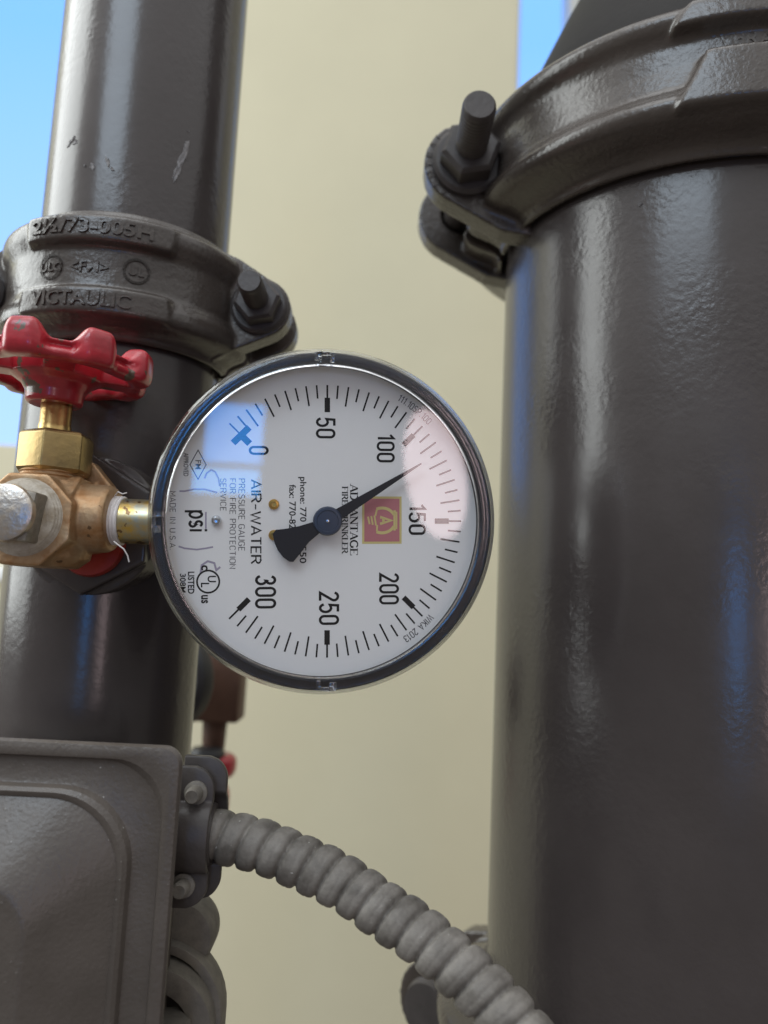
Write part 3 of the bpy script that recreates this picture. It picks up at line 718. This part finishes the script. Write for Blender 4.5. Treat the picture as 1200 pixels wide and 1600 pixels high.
ys = 204.5
build('paint_fleck', MB().add([(x, ys-.08, z) for x, z in wf], [tuple(range(len(wf)))]), 'frame_white', fb, smooth=False, world_off=bo_)
# saddle parts below the box
build('saddle_boss', MB().lathe([(0, -12), (10.2, -12), (11.6, -10.5), (11.8, 0), (11, 2.2), (8, 3.4), (0, 4)], 40, T(-61.2, 270, -110) @ FRONT), 'dusty_paint', fb, world_off=bo_)
def strap(pts, y0, y1, th):
    P = [Vector((x, z)) for x, z in pts]; rings = []
    for i, p in enumerate(P):
        d = (P[min(i+1, len(P)-1)]-P[max(i-1, 0)]).normalized(); nn = Vector((-d.y, d.x))
        a, b = p+nn*th/2, p-nn*th/2
        rings.append([(a.x, y0, a.y), (a.x, y1, a.y), (b.x, y1, b.y), (b.x, y0, b.y)])
    return MB().loft(rings)
sp_ = [(-70, -110.5)] + [(-66+20.5*math.sin(R(a)), -131+20.5*math.cos(R(a))) for a in range(0, 91, 9)] + [(-45.6, -150)]
build('saddle_strap', strap(sp_, 262, 272, 3.0), 'dusty_paint', fb, bevel=.4, world_off=bo_)
sp2 = [(-72, -116)] + [(-66+17.0*math.sin(R(a)), -132+15.2*math.cos(R(a))) for a in range(0, 91, 9)] + [(-49.0, -152)]
build('saddle_strap', strap(sp2, 255, 268, 7.0), 'dusty_paint', fb, bevel=.5, world_off=bo_)
build('saddle_nut', MB().ngon(6, 9.5, -146, -126.0, T(-60.5, 250, 0), R(10)), 'dusty_paint', fb, bevel=.7, world_off=bo_)
build('dark_backing', MB().box(-76, -51, 271, 276, -152, -117), 'bolt_paint', fb, bevel=.6, world_off=bo_)  # dark backing added to close the see-through gap inside the strap
build('saddle_stud', MB().lathe(stud_prof(4, -4, 22, 0, 1.4), 24, T(-59.5, 243, -138) @ FRONT @ T(0, 0, -14)), 'dirty_steel', fb, world_off=bo_)

# ================================================================== conduit and its connector
co = (-50, 238, -85)
ck = thing('conduit_connector', co, 'dark two-screw clamp connector on the side of the switch box', 'connector')
def clampmb(cx, cz, w2, h2, y, bul, th):
    rings = []; N = 48
    for i in range(N+1):
        z = -h2+2*h2*i/N
        wx = w2 if abs(z) < h2-w2*1.0 else w2*math.sqrt(max(0.02, 1-((abs(z)-(h2-w2))/w2)**2))
        b = bul*math.sqrt(max(0, 1-(z/9.6)**2)) if abs(z) < 9.6 else 0
        sh = -1.2 if wx < w2 else 0
        rings.append([(cx-w2, y-b, cz+z), (cx-w2+2*wx if False else cx+wx, y-b, cz+z), (cx+wx, y-b+th, cz+z), (cx-w2, y-b+th, cz+z)])
    return MB().loft(rings)
build('clamp_half', clampmb(-52.5, -68.2, 6.6, 19.8, 234, 5.5, 2.4), 'bolt_paint', ck, bevel=.5, world_off=co)
build('clamp_half', clampmb(-49.8, -66.8, 6.6, 20.5, 239.2, -4.5, 2.4), 'bolt_paint', ck, bevel=.5, world_off=co)
build('clamp_collar', MB().lathe([(0, -60), (8.6, -60), (8.8, -46.8), (8.2, -45.8), (0, -45.8)], 40, T(0, 239.5, -68.4) @ RIGHT), 'bolt_paint', ck, world_off=co)
for zz, xx in ((-55.6, -51.0), (-81.4, -52.6)):
    build('screw', MB().lathe([(0, -3), (3.2, -3), (3.4, 1.0), (2.4, 1.4), (2.2, 5.2), (1.8, 5.8), (0, 5.6)], 20, T(xx, 234, zz) @ FRONT), 'dusty_paint', ck, world_off=co)
key = [(-56, 240, -68.2), (-46, 240, -69.0), (-32, 238.2, -71.0), (-17.5, 235, -74.6), (-6, 232, -78.6), (5.2, 228, -83.6), (14.5, 224, -87.6), (22.8, 220, -92.0), (31, 216, -97.2), (38.9, 212, -103.2), (46, 209, -110), (53, 207, -120)]
def crom(P, n):
    P = [Vector(p) for p in P]; P = [P[0]*2-P[1]]+P+[P[-1]*2-P[-2]]; out = []
    for i in range(1, len(P)-2):
        for k in range(n):
            t = k/n; a, b, c, d = P[i-1:i+3]
            out.append(.5*((2*b)+(c-a)*t+(2*a-5*b+4*c-d)*t*t+(3*b-a-3*c+d)*t**3))
    return out
raw = crom(key, 40); acc = [0]
for a, b in zip(raw, raw[1:]): acc.append(acc[-1]+(b-a).length)
tot = acc[-1]; NP = int(tot/.42); path = []; j = 0
for i in range(NP+1):
    s_ = tot*i/NP
    while j < len(acc)-2 and acc[j+1] < s_: j += 1
    f_ = (s_-acc[j])/max(1e-9, acc[j+1]-acc[j]); path.append(raw[j].lerp(raw[j+1], min(1, f_)))
def corr(i, a):
    s_ = tot*i/NP/6.75 + a/(2*PI); fr = s_-math.floor(s_)
    hump = max(0, math.sin(PI*min(1, fr/.84)))**.30 if fr < .84 else 0
    lip = .3*math.exp(-((fr-.92)/.04)**2)
    seam = .22*math.exp(-((fr-.50)/.03)**2)
    return 6.45+1.25*hump-lip-seam+.12*math.sin(3*a+s_*1.7)
fc = build('flexible_conduit', MB().tube(path, corr, 40), 'conduit_paint', angle=60)
tag(fc, 'dusty grey corrugated flexible conduit curving down across the wide pipe', 'conduit')

# ================================================================== small valve in the background
ko = (-98, 490, -130)
bv = thing('drain_valve', ko, 'blurred brown valve with red handle behind the narrow pipe', 'valve')
build('body', MB().box(-132, -84.5, 490, 516, -74.5, -30).lathe([(0, -95), (7, -95), (8, -70), (0, -70)], 24, T(-101, 503, 0)), 'back_brown', bv, bevel=2, world_off=ko)
build('disc', MB().lathe([(0, -6), (26, -6), (28, -3), (28, 3), (25, 6), (0, 6)], 48, T(-118, 462, -46) @ FRONT @ roty(R(-35))), 'dark_rubber', bv, world_off=ko)
hd = MB().lathe([(0, -7), (13, -7), (15, -3), (15, 4), (12, 7), (0, 7)], 40, T(-99.5, 497, -101)).lathe([(0, -10), (9, -10), (11.5, -5), (11.5, 5), (9, 10), (0, 10)], 32, T(-99, 497, -122))
hd.box(-111, -95, 491, 503, -125, -98)
build('handle', hd, 'red_paint', bv, remesh=1.5, relax=6, world_off=ko)
build('handle_cap', MB().lathe([(0, -93), (10.5, -93), (11, -88), (9, -85), (0, -85)], 32, T(-102, 491, -5)), 'dark_rubber', bv, world_off=ko)
